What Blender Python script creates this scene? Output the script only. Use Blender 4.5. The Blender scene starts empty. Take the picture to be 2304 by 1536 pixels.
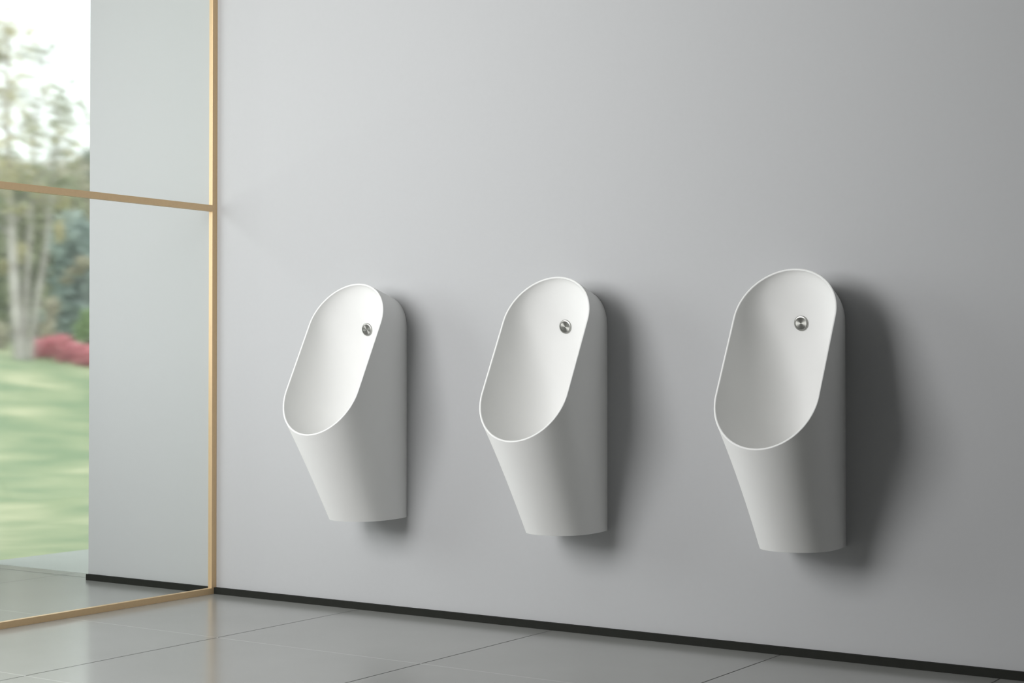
import bpy, bmesh, math, random
from mathutils import Vector
random.seed(7)
sc = bpy.context.scene
col = sc.collection
PI = math.pi

# ------------------------------------------------------------------ helpers
def link(name, me, mat=None, parent=None, smooth=False, kind=None):
    o = bpy.data.objects.new(name, me); col.objects.link(o)
    if mat: me.materials.append(mat)
    if parent: o.parent = parent
    if kind: o['kind'] = kind
    if smooth:
        for p in me.polygons: p.use_smooth = True
    return o
def pydata(name, V, F, mat=None, parent=None, smooth=False, kind=None):
    me = bpy.data.meshes.new(name); me.from_pydata([tuple(v) for v in V], [], F)
    bm = bmesh.new(); bm.from_mesh(me); bmesh.ops.recalc_face_normals(bm, faces=bm.faces); bm.to_mesh(me); bm.free()
    return link(name, me, mat, parent, smooth, kind)
def box(name, a, b, mat, parent=None, bevel=0.0, kind=None):
    bm = bmesh.new(); bmesh.ops.create_cube(bm, size=1)
    for v in bm.verts:
        v.co = Vector([(a[i]+b[i])/2 + v.co[i]*(b[i]-a[i]) for i in range(3)])
    if bevel:
        bmesh.ops.bevel(bm, geom=bm.edges[:], offset=bevel, segments=2, affect='EDGES', profile=0.6)
    me = bpy.data.meshes.new(name); bm.to_mesh(me); bm.free()
    return link(name, me, mat, parent, False, kind)
def tag(o, label, cat, group=None):
    o['label'] = label; o['category'] = cat
    if group: o['group'] = group
    return o
def empty(name, loc=(0, 0, 0)):
    o = bpy.data.objects.new(name, None); o.location = loc; o.empty_display_size = .1; col.objects.link(o); return o
def mat(name, base, rough=.5, spec=.5, metal=0., **k):
    m = bpy.data.materials.new(name); m.use_nodes = True
    b = m.node_tree.nodes['Principled BSDF']
    b.inputs['Base Color'].default_value = (*base, 1); b.inputs['Roughness'].default_value = rough
    b.inputs['Specular IOR Level'].default_value = spec; b.inputs['Metallic'].default_value = metal
    for kk, v in k.items(): b.inputs[kk.replace('_', ' ')].default_value = v
    return m
def noisy(m, scale, amount, detail=4, rough_amt=0., bump=0.):
    """fine procedural variation of the base colour / gloss, fixed to the object"""
    nt = m.node_tree; N = nt.nodes; L = nt.links; b = N['Principled BSDF']
    tc = N.new('ShaderNodeTexCoord'); nz = N.new('ShaderNodeTexNoise')
    nz.inputs['Scale'].default_value = scale; nz.inputs['Detail'].default_value = detail
    L.new(tc.outputs['Object'], nz.inputs['Vector'])
    base = b.inputs['Base Color'].default_value[:]
    r = N.new('ShaderNodeValToRGB'); r.color_ramp.elements[0].position = .3; r.color_ramp.elements[1].position = .7
    r.color_ramp.elements[0].color = (*[c*(1-amount) for c in base[:3]], 1)
    r.color_ramp.elements[1].color = (*[min(1, c*(1+amount)) for c in base[:3]], 1)
    L.new(nz.outputs['Fac'], r.inputs['Fac']); L.new(r.outputs['Color'], b.inputs['Base Color'])
    if bump:
        bp = N.new('ShaderNodeBump'); bp.inputs['Strength'].default_value = bump; bp.inputs['Distance'].default_value = .001
        L.new(nz.outputs['Fac'], bp.inputs['Height']); L.new(bp.outputs['Normal'], b.inputs['Normal'])
    return m

# ------------------------------------------------------------------ camera (solved from the picture)
F_PX, YAW, PITCH = 3664.67, 0.58871, 0.01303
CAM = Vector((0, -4.4704, 0.8640))
cd = bpy.data.cameras.new('camera'); cam = bpy.data.objects.new('camera', cd); col.objects.link(cam)
cd.sensor_width = 36; cd.sensor_fit = 'HORIZONTAL'; cd.lens = 36*F_PX/2304
cam.location = CAM; cam.rotation_euler = (PI/2+PITCH, 0, YAW)
cd.clip_start = .05; cd.clip_end = 400
cd.dof.use_dof = True; cd.dof.focus_distance = 4.9; cd.dof.aperture_fstop = 26
sc.camera = cam
FW = Vector((-math.sin(YAW)*math.cos(PITCH), math.cos(YAW)*math.cos(PITCH), math.sin(PITCH)))
RT = Vector((math.cos(YAW), math.sin(YAW), 0)); UP = RT.cross(FW)
def at(px, py, depth):
    """world point seen at pixel (px,py) at the given depth: used only to place far garden things"""
    return CAM + depth*(FW + RT*((px-1152)/F_PX) - UP*((py-768)/F_PX))

# ------------------------------------------------------------------ materials
M = {}
M['wall'] = noisy(mat('wall_paint', (.472, .476, .486), .7, .25), 60, .006)
M['plain'] = mat('side_wall_paint', (.42, .42, .42), .8, .2)
M['ceil'] = mat('ceiling_paint', (.5, .5, .5), .85, .2)
M['black'] = noisy(mat('black_aluminium', (.024, .025, .022), .65, .05), 40, .05)
M['ceramic'] = noisy(mat('matt_white_ceramic', (.80, .80, .79), .6, .2), 25, .004)
M['bronze'] = noisy(mat('satin_champagne_metal', (.66, .475, .275), .45, .4, .3), 90, .02)
M['steel_ring'] = mat('satin_steel', (.40, .40, .38), .38, .5, 1.)
M['deck'] = noisy(mat('pale_terrace_stone', (.25, .265, .24), .6, .4), 8, .04)

def tile_material():
    m = bpy.data.materials.new('grey_porcelain_tiles'); m.use_nodes = True
    nt = m.node_tree; N = nt.nodes; L = nt.links; b = N['Principled BSDF']
    tc = N.new('ShaderNodeTexCoord'); sp = N.new('ShaderNodeSeparateXYZ'); L.new(tc.outputs['Object'], sp.inputs[0])
    def mth(op, a, b_=None):
        n = N.new('ShaderNodeMath'); n.operation = op
        for i, v in enumerate((a, b_)):
            if v is None: continue
            if isinstance(v, (int, float)): n.inputs[i].default_value = v
            else: L.new(v, n.inputs[i])
        return n.outputs[0]
    def line(src, off, period, width):
        a = mth('SUBTRACT', src, off); a = mth('DIVIDE', a, period); a = mth('ADD', a, .5); a = mth('FRACT', a)
        a = mth('SUBTRACT', a, .5); a = mth('ABSOLUTE', a); return mth('LESS_THAN', a, width/2/period)
    across = line(sp.outputs['X'], -3.622, .8, .0042)
    last = mth('LESS_THAN', mth('ABSOLUTE', mth('ADD', sp.outputs['X'], 1.371)), .0021)
    # the last full column is cut short: from x=-1.9 on only the joint at -1.371 exists
    left = mth('LESS_THAN', sp.outputs['X'], -1.9)
    dark = mth('MAXIMUM', mth('MULTIPLY', across, left), last)
    light = line(sp.outputs['Y'], -.7155, .752, .006)  # bevel highlight painted as paler joints; real joints share one colour
    # the joint on the threshold of the corner opening stays dark, without the painted highlight
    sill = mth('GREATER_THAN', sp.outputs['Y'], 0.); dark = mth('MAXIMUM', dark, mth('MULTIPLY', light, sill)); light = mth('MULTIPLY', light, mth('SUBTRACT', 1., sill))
    nz = N.new('ShaderNodeTexNoise'); nz.inputs['Scale'].default_value = 3; nz.inputs['Detail'].default_value = 6
    L.new(tc.outputs['Object'], nz.inputs['Vector'])
    cr = N.new('ShaderNodeValToRGB'); cr.color_ramp.elements[0].position = .3; cr.color_ramp.elements[1].position = .7
    cr.color_ramp.elements[0].color = (.285, .288, .275, 1); cr.color_ramp.elements[1].color = (.305, .308, .295, 1)
    L.new(nz.outputs['Fac'], cr.inputs['Fac'])
    def mix(f, a, c):
        n = N.new('ShaderNodeMix'); n.data_type = 'RGBA'; L.new(f, n.inputs['Factor']); L.new(a, n.inputs['A']); n.inputs['B'].default_value = c; return n.outputs['Result']
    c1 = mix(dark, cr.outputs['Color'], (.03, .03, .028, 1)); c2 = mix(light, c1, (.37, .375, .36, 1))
    L.new(c2, b.inputs['Base Color'])
    rn = mth('MULTIPLY', dark, .4); rn = mth('ADD', rn, .18); L.new(rn, b.inputs['Roughness'])
    sl = mth('SUBTRACT', .5, mth('MULTIPLY', dark, .4)); L.new(sl, b.inputs['Specular IOR Level'])
    return m
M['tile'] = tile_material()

def glass_material(name, tint, rough_pane=None):
    m = bpy.data.materials.new(name); m.use_nodes = True
    nt = m.node_tree; N = nt.nodes; L = nt.links; N.remove(N['Principled BSDF']); out = N['Material Output']
    fr = N.new('ShaderNodeValue'); fr.outputs[0].default_value = .03
    gl = N.new('ShaderNodeBsdfGlossy'); gl.inputs['Roughness'].default_value = .02
    if rough_pane is None:
        tr = N.new('ShaderNodeBsdfTransparent'); tr.inputs['Color'].default_value = (*tint, 1)
    else:
        tr = N.new('ShaderNodeBsdfRefraction'); tr.inputs['Color'].default_value = (*tint, 1)
        tr.inputs['IOR'].default_value = 1.45; tr.inputs['Roughness'].default_value = rough_pane
    mx = N.new('ShaderNodeMixShader'); L.new(fr.outputs[0], mx.inputs[0]); L.new(tr.outputs[0], mx.inputs[1]); L.new(gl.outputs[0], mx.inputs[2])
    L.new(mx.outputs[0], out.inputs['Surface'])
    return m
M['glass'] = glass_material('clear_partition_glass', (.965, .98, .968))
M['window_glass'] = glass_material('soft_window_glass', (.985, .995, .985), .053)

# ------------------------------------------------------------------ the room
XE = -5.0144            # free end of the back wall
XL, XR, YF, ZC = -5.84, 1.6, -5.6, 3.0
YN, XN = -3.6, -2.3     # jog added for the light: window wall brought nearer on the left
box('wall_back', (XE, 0, 0), (XR, .12, ZC), M['wall'], kind='structure')
box('wall_right', (XR, YF-.12, 0), (XR+.12, .12, ZC), M['plain'], kind='structure')
SY0, SY1, SZ0, SZ1 = -3.2, -.7, .8, 2.6
wl = bmesh.new()
def addbox(bm, a, b):
    r = bmesh.ops.create_cube(bm, size=1)
    for v in r['verts']: v.co = Vector([(a[i]+b[i])/2+v.co[i]*(b[i]-a[i]) for i in range(3)])
for a, b in (((YN-.12, 0), (SY0, ZC)), ((SY1, 0), (0, ZC)), ((SY0, SZ1), (SY1, ZC)), ((SY0, 0), (SY1, SZ0))):
    addbox(wl, (XL-.12, a[0], a[1]), (XL, b[0], b[1]))
me = bpy.data.meshes.new('wall_left'); wl.to_mesh(me); wl.free(); link('wall_left', me, M['plain'], kind='structure')
box('wall_rear', (XN, YF-.12, 0), (XR, YF, ZC), M['plain'], kind='structure')
box('wall_return', (XN-.12, YF-.12, 0), (XN, YN-.12, ZC), M['plain'], kind='structure')
box('ceiling', (XL-.12, YF-.12, ZC), (XR+.12, .12, ZC+.12), M['ceil'], kind='structure')
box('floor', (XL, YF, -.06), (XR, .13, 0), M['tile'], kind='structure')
# unseen window wall on the camera's side, shaped to carry the soft key light
WX0, WX1, WZ0, WZ1 = -4.65, -2.65, 1.0, 2.8
wf = bmesh.new()
def addbox(bm, a, b):
    r = bmesh.ops.create_cube(bm, size=1)
    for v in r['verts']: v.co = Vector([(a[i]+b[i])/2+v.co[i]*(b[i]-a[i]) for i in range(3)])
for a, b in (((XL, 0), (WX0, ZC)), ((WX1, 0), (XN, ZC)), ((WX0, 0), (WX1, WZ0)), ((WX0, WZ1), (WX1, ZC))):
    addbox(wf, (a[0], YN-.12, a[1]), (b[0], YN, b[1]))
me = bpy.data.meshes.new('wall_front'); wf.to_mesh(me); wf.free(); link('wall_front', me, M['plain'], kind='structure')
def local(o, p): return tuple(p[i]-o.location[i] for i in range(3))
w2 = empty('window_2', ((WX0+WX1)/2, YN, WZ0)); w2['kind'] = 'structure'
for a, b in (((WX0, WZ0), (WX0+.05, WZ1)), ((WX1-.05, WZ0), (WX1, WZ1)), ((WX0+.05, WZ0), (WX1-.05, WZ0+.05)), ((WX0+.05, WZ1-.05), (WX1-.05, WZ1))):
    box('window_frame', local(w2, (a[0], YN-.10, a[1])), local(w2, (b[0], YN-.02, b[1])), M['black'], w2)
w3 = empty('added_window', (XL, (SY0+SY1)/2, 0)); w3['kind'] = 'structure'  # unseen window added to bring light from the left
for a, b in (((SY0, SZ0), (SY0+.05, SZ1)), ((SY1-.05, SZ0), (SY1, SZ1)), ((SY0+.05, SZ0), (SY1-.05, SZ0+.05)), ((SY0+.05, SZ1-.05), (SY1-.05, SZ1))):
    box('window_frame', local(w3, (XL-.10, a[0], a[1])), local(w3, (XL-.02, b[0], b[1])), M['black'], w3)
# glazed opening at the left corner, beyond the end of the back wall
w1 = empty('window_1', (XL, .09, 0)); w1['kind'] = 'structure'
box('window_pane', local(w1, (XL, .1225, -0.01)), local(w1, (XE, .1285, ZC)), M['window_glass'], w1)
# baseboard, two runs either side of the partition post
XP, XQ, YP = -4.3168, -4.3352, .0253
box('baseboard_back', (XP+.0003, -.0135, 0), (XR, -.0002, .0238), M['black'], kind='structure')
box('baseboard_corner', (XE, -.0135, 0), (XQ-.0003, -.0002, .0238), M['black'], kind='structure')

# ------------------------------------------------------------------ glass partition
pt_ = tag(empty('glass_partition', ((XP+XQ)/2, -.86, 0)), 'clear glass partition in thin champagne bronze frame standing against the grey wall', 'glass partition')
YE, ZT, ZR0, ZR1, HB = -1.7, 2.82, 1.4305, 1.4539, .0222
def pb(n, a, b, m, bev=.0006): return box(n, local(pt_, a), local(pt_, b), m, pt_, bev)
pb('post', (XQ, -YP, 0), (XP, -.0001, ZT), M['bronze'])
pb('post', (XQ, YE, 0), (XP, YE+.025, ZT), M['bronze'])
pb('rail', (XQ, YE+.025, 0), (XP, -YP, HB), M['bronze'])['label'] = 'bronze rail lying on the floor'
pb('rail', (XQ, YE+.025, ZR0), (XP, -YP, ZR1), M['bronze'])['label'] = 'bronze middle rail between the two panes'
pb('rail', (XQ, YE+.025, ZT-.022), (XP, -YP, ZT), M['bronze'])
xm = (XP+XQ)/2
for z0, z1 in ((HB, ZR0), (ZR1, ZT-.022)):
    box('glass_pane', local(pt_, (xm-.003, YE+.025, z0)), local(pt_, (xm+.003, -YP, z1)), M['glass'], pt_)

# ------------------------------------------------------------------ urinal
AL = .4827; RC = (-.2833, .8829); RA, RB, RET, REB = .1566, .1245, .1581, .1664
SA, CA = math.sin(AL), math.cos(AL)
ZB, WH = .3327, .0922
def rimpt(x, v, h=0.):   # h: height out of the rim plane
    return Vector((x, RC[0]+v*SA-h*CA, RC[1]+v*CA+h*SA))
NT, NS, NB, NSB = 30, 16, 22, 12     # divisions on half outline: top arc, straight, bottom arc
def rim_half(off=0.):
    """right half outline in the rim plane (x, v), from the top to the bottom"""
    P = []
    for i in range(NT): 
        t = PI/2*(1-i/NT); P.append(((RA-off)*math.cos(t), RB+(RET-off)*math.sin(t), t))
    for i in range(NS):
        P.append((RA-off, RB-2*RB*i/NS, 0.))
    n2 = NB+NSB
    for i in range(n2+1):
        t = PI/2*i/n2; P.append(((RA-off)*math.cos(t), -RB-(REB-off)*math.sin(t), -t))
    return P
BA, BC, BB = .1070, .148, .098       # bottom outline: half width, straight part, rounded nose
def back_half():
    P = []
    R = WH; ZA = 1.0935
    for i in range(NT):               # arch of the wall contact
        t = PI/2*(1-i/NT); n = 2/2.15
        P.append(Vector((R*math.cos(t)**n, 0, ZA-.115+.115*math.sin(t)**n)))
    z0 = ZA-.115
    for i in range(NS): P.append(Vector((R, 0, z0+(ZB-z0)*i/NS)))
    n2 = NB+NSB
    # bottom outline resampled by length
    Q = [Vector((WH, 0, ZB))]
    for i in range(1, 41):
        k = PI/2*(1-i/40); Q.append(Vector((WH+(BA-WH)*math.cos(k), -BC*(1-math.sin(k)), ZB)))
    for i in range(1, 61):
        t = PI/2*i/60; Q.append(Vector((BA*math.cos(t), -BC-BB*math.sin(t), ZB)))
    Ls = [0.]
    for a, b in zip(Q, Q[1:]): Ls.append(Ls[-1]+(b-a).length)
    for i in range(n2+1):
        s = (i/n2)**SPREAD*Ls[-1]
        j = min(max(k for k in range(len(Ls)) if Ls[k] <= s+1e-9), len(Q)-2)
        u = (s-Ls[j])/(Ls[j+1]-Ls[j]); P.append(Q[j].lerp(Q[j+1], min(1, u)))
    for _ in range(20):                # even out the curvature, keeping the tip symmetric
        Q = P[:]
        for i in range(NT+NS+1, len(P)-1): Q[i] = P[i-1]*.25+P[i]*.5+P[i+1]*.25
        Q[-1] = Vector((0, .5*P[-1].y+.5*P[-2].y, ZB)); P = Q
    return P
SPREAD = 1.0
def mirror(P):                        # closed ring from the right half
    return P + [Vector((-p.x, p.y, p.z)) for p in P[-2:0:-1]]
LIP = .0062
def urinal_rings():
    rh = rim_half(); outer = [rimpt(x, v) for x, v, t in rh]; back = back_half()
    body = []
    NV = 26
    for j in range(NV+1):
        s = j/NV
        row = []
        for i, (a, b) in enumerate(zip(back, outer)):
            p = a.lerp(b, s)
            row.append(p)
        body.append(mirror(row))
    # the lip: rounded outer edge, flat top, rounded inner edge
    lip = [mirror([rimpt(x, v, h) for x, v, t in rim_half(o)]) for o, h in
           ((0, 0), (.0003, .0008), (.0010, .0013), (.0020, .0015), (LIP-.0020, .0015), (LIP-.001, .0012), (LIP-.0003, .0006), (LIP, 0))]
    # the bowl: a deep scoop whose back runs almost plumb behind the rim plane
    ri, rt, rb = RA-LIP, RET-LIP, REB-LIP; bowl = []
    def depth(v):
        if v >= 0: return .2095-.524*v
        w = min(-v, .19); return .2095+.524*w-1.38*w*w      # eases off towards the lip
    def scoop(rho, t, seg):
        """t: angle on the outline, seg: position on the straight part or None"""
        if seg is None:
            v = RB+rt*rho*math.sin(t) if t > 0 else -RB+rb*rho*math.sin(t)
        else: v = seg
        x = ri*rho*math.cos(t)
        return rimpt(x, v, -depth(v)*math.sqrt(max(0., 1-rho*rho)))
    NV = 44
    for j in range(NV+1):
        rho = math.cos(PI/2*j/NV); row = []
        for i in range(NT): row.append(scoop(rho, PI/2*(1-i/NT), None))
        for i in range(NS+1): row.append(scoop(rho, 0., RB-2*RB*i/NS))
        n2 = NB+NSB
        for i in range(1, n2+1): row.append(scoop(rho, -PI/2*i/n2, None))
        if j == NV: bowl.append([Vector((p.x, p.y, p.z)) for p in mirror(row)])
        else: bowl.append(mirror(row))
    return body, lip, bowl, back
def loft(name, rings, m, parent, cap_first=False, cap_last=False, crease=False):
    n = len(rings[0]); V = [p for r in rings for p in r]; Fs = []
    for j in range(len(rings)-1):
        for i in range(n):
            k = (i+1) % n; q = (j*n+i, j*n+k, (j+1)*n+k, (j+1)*n+i); Fs.append(q)
    if cap_first: Fs.append(tuple(range(n))[::-1])
    if cap_last: Fs.append(tuple((len(rings)-1)*n+i for i in range(n)))
    return pydata(name, V, Fs, m, parent, True)

def steel_disc_material():
    m = bpy.data.materials.new('circular_brushed_steel'); m.use_nodes = True
    nt = m.node_tree; N = nt.nodes; L = nt.links; b = N['Principled BSDF']
    b.inputs['Base Color'].default_value = (.31, .31, .29, 1); b.inputs['Metallic'].default_value = 1
    b.inputs['Roughness'].default_value = .40; b.inputs['Anisotropic'].default_value = .9
    tg = N.new('ShaderNodeTangent'); tg.direction_type = 'RADIAL'; tg.axis = 'Y'
    L.new(tg.outputs[0], b.inputs['Tangent'])
    return m
M['disc'] = steel_disc_material()
def lathe(name, prof, m, parent, n=64, ax_y=0.):
    """profile (radius, y) revolved round the y axis"""
    V, Fs = [], []
    for r, y in prof:
        if r < 1e-6: V.append(Vector((0, y, 0)))
        else: V += [Vector((r*math.cos(2*PI*i/n), y, r*math.sin(2*PI*i/n))) for i in range(n)]
    idx = 0; starts = []
    for r, y in prof:
        starts.append(idx); idx += 1 if r < 1e-6 else n
    for j in range(len(prof)-1):
        a, b = starts[j], starts[j+1]
        for i in range(n):
            k = (i+1) % n
            if prof[j][0] < 1e-6: Fs.append((a, b+k, b+i))
            elif prof[j+1][0] < 1e-6: Fs.append((a+i, a+k, b))
            else: Fs.append((a+i, a+k, b+k, b+i))
    return pydata(name, V, Fs, m, parent, True)

def smooth_sharp(o, deg=35):
    for p in o.data.polygons: p.use_smooth = True
    bm = bmesh.new(); bm.from_mesh(o.data)
    for e in bm.edges:
        if len(e.link_faces) == 2 and e.calc_face_angle(0) > math.radians(deg): e.smooth = False
    bm.to_mesh(o.data); bm.free()

def make_urinal():
    t = empty('wall_mounted_urinal')
    body, lip, bowl, back = urinal_rings()
    # bottom plate closes the body: the lower ring of bottom outline, pulled 3 mm up behind the edge
    b = loft('body', body, M['ceramic'], t)
    bm = bmesh.new(); bm.from_mesh(b.data)
    # fill wall side + underside
    bm.verts.ensure_lookup_table(); n = len(body[0])
    half = len(back); i0 = NT+NS
    ring = [bm.verts[i] for i in range(n)]
    under = ring[i0:n-i0+1]; wallside = ring[:i0+1]+ring[n-i0:]
    bm.faces.new(under); bm.faces.new(wallside)
    bmesh.ops.recalc_face_normals(bm, faces=bm.faces); bm.to_mesh(b.data); bm.free()
    smooth_sharp(b, 40)
    r = loft('rim', lip, M['ceramic'], t); 
    w = loft('bowl', bowl, M['ceramic'], t)
    bm = bmesh.new(); bm.from_mesh(w.data); bmesh.ops.remove_doubles(bm, verts=bm.verts, dist=1e-5); bm.to_mesh(w.data); bm.free()
    # flush sensor on the back of the bowl
    s = lathe('flush_button', [(.00005, -.0040), (.006, -.0040), (.012, -.0040), (.0168, -.0040), (.0170, -.0038), (.0170, .004)], M['disc'], t)
    s.location = (0, -.1022, .9779); s.rotation_euler = (math.radians(8), 0, 0)
    g = lathe('bezel', [(.0171, .001), (.0171, -.0050), (.0174, -.0054), (.0178, -.0054), (.0206, -.0044), (.0222, -.0022), (.0225, .006)], M['steel_ring'], s)
    smooth_sharp(g, 30); smooth_sharp(s, 20)
    s['label'] = 'round brushed steel flush button'
    return t
SP = .8; UX = -3.4231 - .0898
u0 = make_urinal()
def dup(root):
    r = root.copy(); col.objects.link(r)
    for ch in root.children:
        c = ch.copy(); col.objects.link(c); c.parent = r
        for g in ch.children:
            d = g.copy(); col.objects.link(d); d.parent = c
    return r
labs = ['white ceramic wall urinal nearest the glass partition, farthest left of the three',
        'white ceramic wall urinal in the middle, between the two others on the grey wall',
        'white ceramic wall urinal farthest right, largest in view and with the darkest shadow beside it']
us = [u0, dup(u0), dup(u0)]
for i, o in enumerate(us):
    o.location = (UX+SP*i, 0, 0); tag(o, labs[i], 'urinal', 'urinals mounted in a row on the grey wall')

# ------------------------------------------------------------------ garden
def veg(name, stops, rough=.7, scale=2.):
    m = bpy.data.materials.new(name); m.use_nodes = True
    nt = m.node_tree; N = nt.nodes; L = nt.links; b = N['Principled BSDF']
    b.inputs['Roughness'].default_value = rough; b.inputs['Specular IOR Level'].default_value = .2
    tc = N.new('ShaderNodeTexCoord'); nz = N.new('ShaderNodeTexNoise'); nz.inputs['Scale'].default_value = scale; nz.inputs['Detail'].default_value = 3
    L.new(tc.outputs['Object'], nz.inputs['Vector'])
    r = N.new('ShaderNodeValToRGB'); r.color_ramp.elements[0].position = .35; r.color_ramp.elements[1].position = .65
    r.color_ramp.elements[0].color = (*stops[0], 1); r.color_ramp.elements[1].color = (*stops[-1], 1)
    if len(stops) > 2:
        e = r.color_ramp.elements.new(.5); e.color = (*stops[1], 1)
    L.new(nz.outputs['Fac'], r.inputs['Fac']); L.new(r.outputs['Color'], b.inputs['Base Color'])
    return m
G = {}  # lawn, dark and blue palettes paler: garden haze mixed into the colour
G['lawn'] = veg('mown_lawn', ((.16, .225, .115), (.25, .295, .16), (.38, .39, .235)), scale=.9)
G['bark'] = veg('birch_bark', ((.30, .27, .25), (.56, .52, .49)), scale=3)
G['wood'] = veg('dark_bark', ((.06, .05, .04), (.12, .10, .08)), scale=3)
G['yellow'] = veg('yellow_birch_leaves', ((.36, .36, .20), (.60, .53, .33)), scale=1.2)
G['olive'] = veg('olive_leaves', ((.20, .23, .14), (.40, .41, .27)), scale=1.)
G['dark'] = veg('dark_evergreen_needles', ((.12, .16, .12), (.26, .31, .24)), scale=.9)
G['blue'] = veg('blue_green_needles', ((.26, .33, .30), (.44, .51, .48)), scale=.9)
G['fresh'] = veg('fresh_green_leaves', ((.24, .34, .17), (.40, .50, .28)), scale=1.)
G['red'] = veg('crimson_leaves', ((.50, .13, .16), (.90, .46, .50)), scale=1.4)
G['dry'] = veg('pale_autumn_leaves', ((.38, .36, .27), (.58, .54, .42)), scale=1.)

def depth_lat(x, y):
    dx, dy = x-CAM.x, y-CAM.y
    return dx*FW.x+dy*FW.y, dx*RT.x+dy*RT.y
def ground(x, y):
    """the lawn rises to a low crest some 23 m away, lower towards the right, and falls behind it"""
    d, l = depth_lat(x, y)
    s = max(0., min(1., (d-9)/14)); s = s*s*(3-2*s)
    crest = .92-.145*(l+6.9); crest = max(.3, min(1.7, crest))
    b = max(0., min(1., (d-25)/15))
    return s*crest*(1-.06*b) - .02
V, Fs = [], []
nx, ny = 90, 110
xs = [-5.845-45*(i/nx)**1.6 for i in range(nx+1)]; ys = [-14+64*j/ny for j in range(ny+1)]
for y in ys:
    for x in xs: V.append((x, y, ground(x, y)))
for j in range(ny):
    for i in range(nx): a = j*(nx+1)+i; Fs.append((a, a+1, a+nx+2, a+nx+1))
lawn = pydata('lawn', V, Fs, G['lawn'], None, True, 'structure')
box('terrace', (XL, .1301, -.08), (2.2, 5.0, -.001), M['deck'], kind='structure')
box('footing', (XL-.004, -8, -.5), (XL, 5, -.0605), M['deck'], kind='structure')

def tube(path, radii, n=8):
    V, Fs = [], []
    for k, (p, r) in enumerate(zip(path, radii)):
        a = path[max(0, k-1)]; b = path[min(len(path)-1, k+1)]; d = (b-a).normalized()
        u = d.cross(Vector((0, 1, 0))).normalized(); v = d.cross(u)
        V += [p+r*(math.cos(2*PI*i/n)*u+math.sin(2*PI*i/n)*v) for i in range(n)]
    for k in range(len(path)-1):
        for i in range(n): j = (i+1) % n; Fs.append((k*n+i, k*n+j, (k+1)*n+j, (k+1)*n+i))
    Fs.append(tuple(range(n))[::-1]); Fs.append(tuple((len(path)-1)*n+i for i in range(n)))
    return V, Fs
def merge(parts):
    V, Fs = [], []
    for v, f in parts:
        o = len(V); V += v; Fs += [tuple(i+o for i in q) for q in f]
    return V, Fs
def leaf(c, s, rnd):
    """one folded, pointed leaf"""
    a = Vector((rnd.gauss(0, 1), rnd.gauss(0, 1), rnd.gauss(0, 1))).normalized()
    b = a.cross(Vector((rnd.gauss(0, 1), rnd.gauss(0, 1), rnd.gauss(0, 1)))).normalized(); n = a.cross(b)
    return [c-a*s, c+b*s*.5+n*s*.15, c+a*s, c-b*s*.5+n*s*.15], [(0, 1, 2), (0, 2, 3)]
def blobs(cs, count, s, rnd):
    """leaves scattered through a set of ellipsoids (centre, radii)"""
    V, Fs = [], []
    wts = [r[0]*r[2] for c, r in cs]
    for _ in range(count):
        c, r = rnd.choices(cs, wts)[0]
        d = Vector((rnd.gauss(0, 1), rnd.gauss(0, 1), rnd.gauss(0, 1))).normalized()*rnd.random()**.45
        v, f = leaf(c+Vector((d.x*r[0], d.y*r[1], d.z*r[2])), s*rnd.uniform(.6, 1.3), rnd)
        o = len(V); V += v; Fs += [tuple(i+o for i in q) for q in f]
    return V, Fs
def localmesh(name, VF, m, root, smooth=False):
    V = [Vector(v)-root.location for v in VF[0]]
    me = bpy.data.meshes.new(name); me.from_pydata([tuple(v) for v in V], [], VF[1]); return link(name, me, m, root, smooth)

# three slim birches springing from one place on the crest
def birch(pts, D, r0, label, seed, tops, leafmat, nleaf, ls):
    rnd = random.Random(seed)
    base = at(*pts[0], D); base.z = ground(base.x, base.y)-.1
    path = [base]+[at(px, py, D+.15*k) for k, (px, py) in enumerate(pts[1:])]
    # resample
    P = []; R = []
    n = len(path)
    for k in range(n-1):
        for q in range(5):
            P.append(path[k].lerp(path[k+1], q/5)); R.append(r0*(1-.75*(k+q/5)/(n-1)))
    P.append(path[-1]); R.append(r0*.2)
    root = empty('birch_tree', base); tag(root, label, 'tree', 'slim birches on the crest of the lawn')
    localmesh('trunk', tube(P, R), G['bark'], root, True)
    br = []
    cs = []
    for k in range(26):
        u = rnd.uniform(.38, .98); i = int(u*(len(P)-1)); p = P[i]
        ang = rnd.uniform(0, 2*PI); ln = rnd.uniform(.5, 1.3)*(1.25-u)
        e = p+Vector((math.cos(ang)*ln, math.sin(ang)*ln, ln*rnd.uniform(.7, 1.5)))
        m_ = p.lerp(e, .5)+Vector((0, 0, -.06)); br.append(tube([p, m_, e], [R[i]*.35, R[i]*.22, .006], 5))
        cs.append((e, (.22, .22, .26))); cs.append((m_, (.16, .16, .2)))
    localmesh('branches', merge(br), G['bark'], root, True)
    for px, py, rx, rz in tops:
        cs.append((at(px, py, D), (rx, rx, rz)))
    localmesh('foliage', blobs(cs, nleaf, ls, rnd), leafmat, root)
DB = 23.
birch([(44, 800), (36, 700), (28, 563), (23, 432), (15, 250), (18, 150), (22, 60)], DB, .076, 'thickest pale birch trunk, leftmost of the clump on the lawn crest', 1,
      [(30, 170, .10, .30), (50, 182, .12, .18), (52, 230, .1, .12), (22, 260, .15, .5), (60, 290, .12, .3), (10, 370, .25, .5), (60, 380, .2, .3)], G['yellow'], 1500, .05)
birch([(56, 800), (61, 640), (70, 481), (74, 432), (80, 330), (92, 200), (98, 90)], DB+.3, .04, 'thin pale birch trunk in the middle of the clump of three', 2,
      [(110, 340, .3, .4), (90, 420, .3, .3)], G['olive'], 600, .045)
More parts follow.
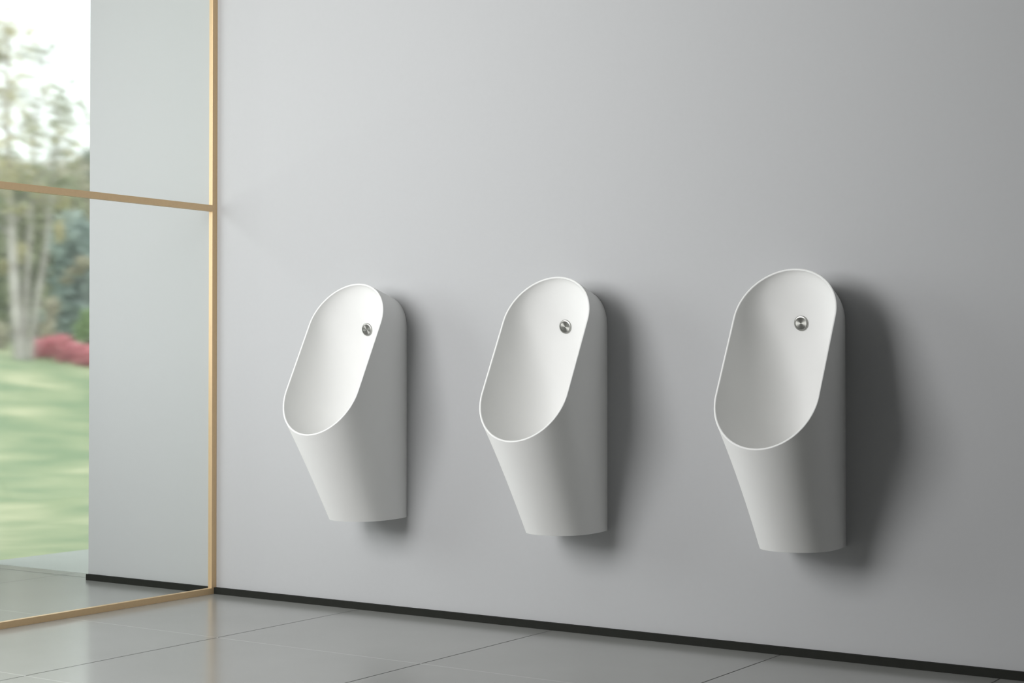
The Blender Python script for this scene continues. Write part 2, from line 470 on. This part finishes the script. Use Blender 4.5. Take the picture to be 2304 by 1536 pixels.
birch([(66, 800), (86, 660), (101, 579), (112, 481), (120, 400), (130, 310), (136, 230)], DB+.1, .038, 'thin pale birch leaning right, rightmost of the clump of three', 3,
      [(130, 190, .12, .2), (130, 240, .15, .25), (125, 300, .22, .3), (165, 270, .1, .3)], G['olive'], 650, .045)

def tree(name, label, cat, group, D, px, base_py, blobs_px, count, ls, m, seed, trunk_r=.09):
    rnd = random.Random(seed)
    base = at(px, base_py, D); base.z = ground(base.x, base.y)-.05
    root = empty(name, base); tag(root, label, cat, group)
    cs = [(at(bx, by, D), (r, r, r2)) for bx, by, r, r2 in blobs_px]
    top = max(c.z for c, r in cs)
    P = [base, Vector((base.x, base.y, (base.z+top)/2)), Vector((base.x, base.y, top))]
    st = [tube(P, [trunk_r, trunk_r*.7, trunk_r*.2], 7)]
    for c, r in cs:
        s = Vector((base.x, base.y, max(base.z+.1, c.z-.5*max(r)))); st.append(tube([s, s.lerp(c, .5)+Vector((0, 0, .05)), c], [trunk_r*.4, trunk_r*.3, .01], 5))
    localmesh('trunk' if 'tree' in name else 'stems', merge(st), G['wood'], root, True)
    localmesh('foliage', blobs(cs, count, ls, rnd), m, root)
tg = 'trees behind the crest of the lawn'
tree('evergreen_tree', 'dark evergreen tree behind the birch trunks at the left edge', 'tree', tg, 33, 5, 780,
     [(0, 520, 1.0, 1.2), (5, 640, 1.1, 1.3), (0, 740, 1.2, .8), (-30, 420, .8, 1.0), (-60, 600, 1.4, 2.0)], 3600, .12, G['dark'], 11)
tree('deciduous_tree', 'mottled grey olive tree filling the gap behind the birches', 'tree', tg, 31, 85, 790,
     [(50, 480, .7, .9), (85, 560, .8, .9), (80, 670, .9, 1.0), (100, 430, .6, .4), (60, 410, .5, .4), (45, 600, .6, .9), (125, 470, .6, .7)], 2900, .10, G['olive'], 12)
tree('autumn_tree', 'pale cream leaved tree glimpsed right of the birches', 'tree', tg, 35, 150, 780,
     [(140, 470, .5, .7), (150, 400, .6, .6), (115, 700, .4, .8), (165, 560, .6, .5), (180, 620, .5, .4), (195, 470, .4, .5)], 1300, .11, G['dry'], 13)
tree('evergreen_tree', 'tall dark evergreen tree next to the end of the wall', 'tree', tg, 37, 205, 780,
     [(202, 400, .35, .8), (212, 520, .6, 1.1), (218, 640, .8, 1.0), (240, 480, 1.0, 1.6)], 2600, .12, G['dark'], 14)
sg = 'bushes under the trees on the crest'
tree('bush', 'large blue green bush at the right, below the cream leaves', 'bush', sg, 28, 165, 780,
     [(165, 540, .42, .5), (180, 680, .55, .6), (150, 720, .45, .45), (150, 620, .3, .4), (205, 590, .4, .6)], 3000, .075, G['blue'], 15, .05)
tree('bush', 'small fresh green bush just above the red shrubs', 'bush', sg, 26.5, 190, 780,
     [(188, 742, .16, .2), (205, 725, .2, .25)], 500, .055, G['fresh'], 16, .03)
tree('bush', 'pale yellow green bush left of the birch bases', 'bush', sg, 26, 4, 790,
     [(5, 768, .12, .16), (-15, 755, .25, .28)], 450, .05, G['dry'], 17, .03)
tree('bush', 'slender tan bush standing between the birches and the blue green bush', 'bush', sg, 25.4, 112, 790,
     [(112, 700, .10, .22), (106, 740, .12, .18), (122, 690, .08, .16)], 420, .05, G['dry'], 18, .02)
tree('autumn_tree', 'thin tree with scattered yellow leaves seen between the birch trunks', 'tree', tg, 26.6, 50, 790,
     [(48, 570, .08, .18), (50, 470, .1, .14), (92, 430, .12, .14), (134, 520, .09, .2), (138, 450, .14, .16), (8, 600, .08, .14)], 700, .05, G['yellow'], 19, .02)
tree('autumn_tree', 'low tree with tan leaves against the wall end, between two blue green masses', 'tree', tg, 26.9, 196, 790,
     [(170, 610, .16, .07), (190, 590, .14, .09), (150, 630, .12, .06)], 520, .05, G['dry'], 20, .02)
rg = 'crimson shrubs along the crest'
for k, (px, py, a, b_, lab) in enumerate([
        (88, 778, .13, .10, 'lowest crimson shrub touching the birch bases'),
        (112, 776, .15, .15, 'crimson shrub second from the birches'),
        (138, 778, .20, .19, 'tallest crimson shrub in the middle of the red row'),
        (166, 790, .19, .15, 'crimson shrub right of the tallest red one'),
        (193, 797, .20, .16, 'crimson shrub cut off by the end of the grey wall')]):
    tree('red_shrub', lab, 'shrub', rg, 24.0+.75*(k % 2), px, py+12, [(px, py+4, a, b_+.02), (px-9, py+12, a*.6, .09), (px+9, py+12, a*.6, .09)], 1000, .04, G['red'], 30+k, .015)

# ------------------------------------------------------------------ light
w = bpy.data.worlds.new('overcast_sky'); sc.world = w; w.use_nodes = True
bg = w.node_tree.nodes['Background']; bg.inputs[0].default_value = (.93, .97, 1, 1); bg.inputs[1].default_value = 2.2
def area(name, loc, rot, sx, sy, power, color=(1, 1, 1)):
    l = bpy.data.lights.new(name, 'AREA'); l.shape = 'RECTANGLE'; l.size = sx; l.size_y = sy; l.energy = power; l.color = color
    o = bpy.data.objects.new(name, l); o.location = loc; o.rotation_euler = rot; col.objects.link(o); return o
area('window_daylight', ((WX0+WX1)/2, YN-.11, (WZ0+WZ1)/2), (PI/2, 0, 0), WX1-WX0-.1, WZ1-WZ0-.1, 100, (1, .995, .985))
area('added_side_fill', (XL-.11, (SY0+SY1)/2, (SZ0+SZ1)/2), (PI/2, 0, -PI/2), SY1-SY0-.1, SZ1-SZ0-.1, 38, (1, 1, 1))  # added fill: more light on the left sides of the urinals

sc.view_settings.view_transform = 'Standard'; sc.view_settings.look = 'None'; sc.view_settings.gamma = 1
sc.view_settings.use_curve_mapping = False; sc.view_settings.exposure = 0
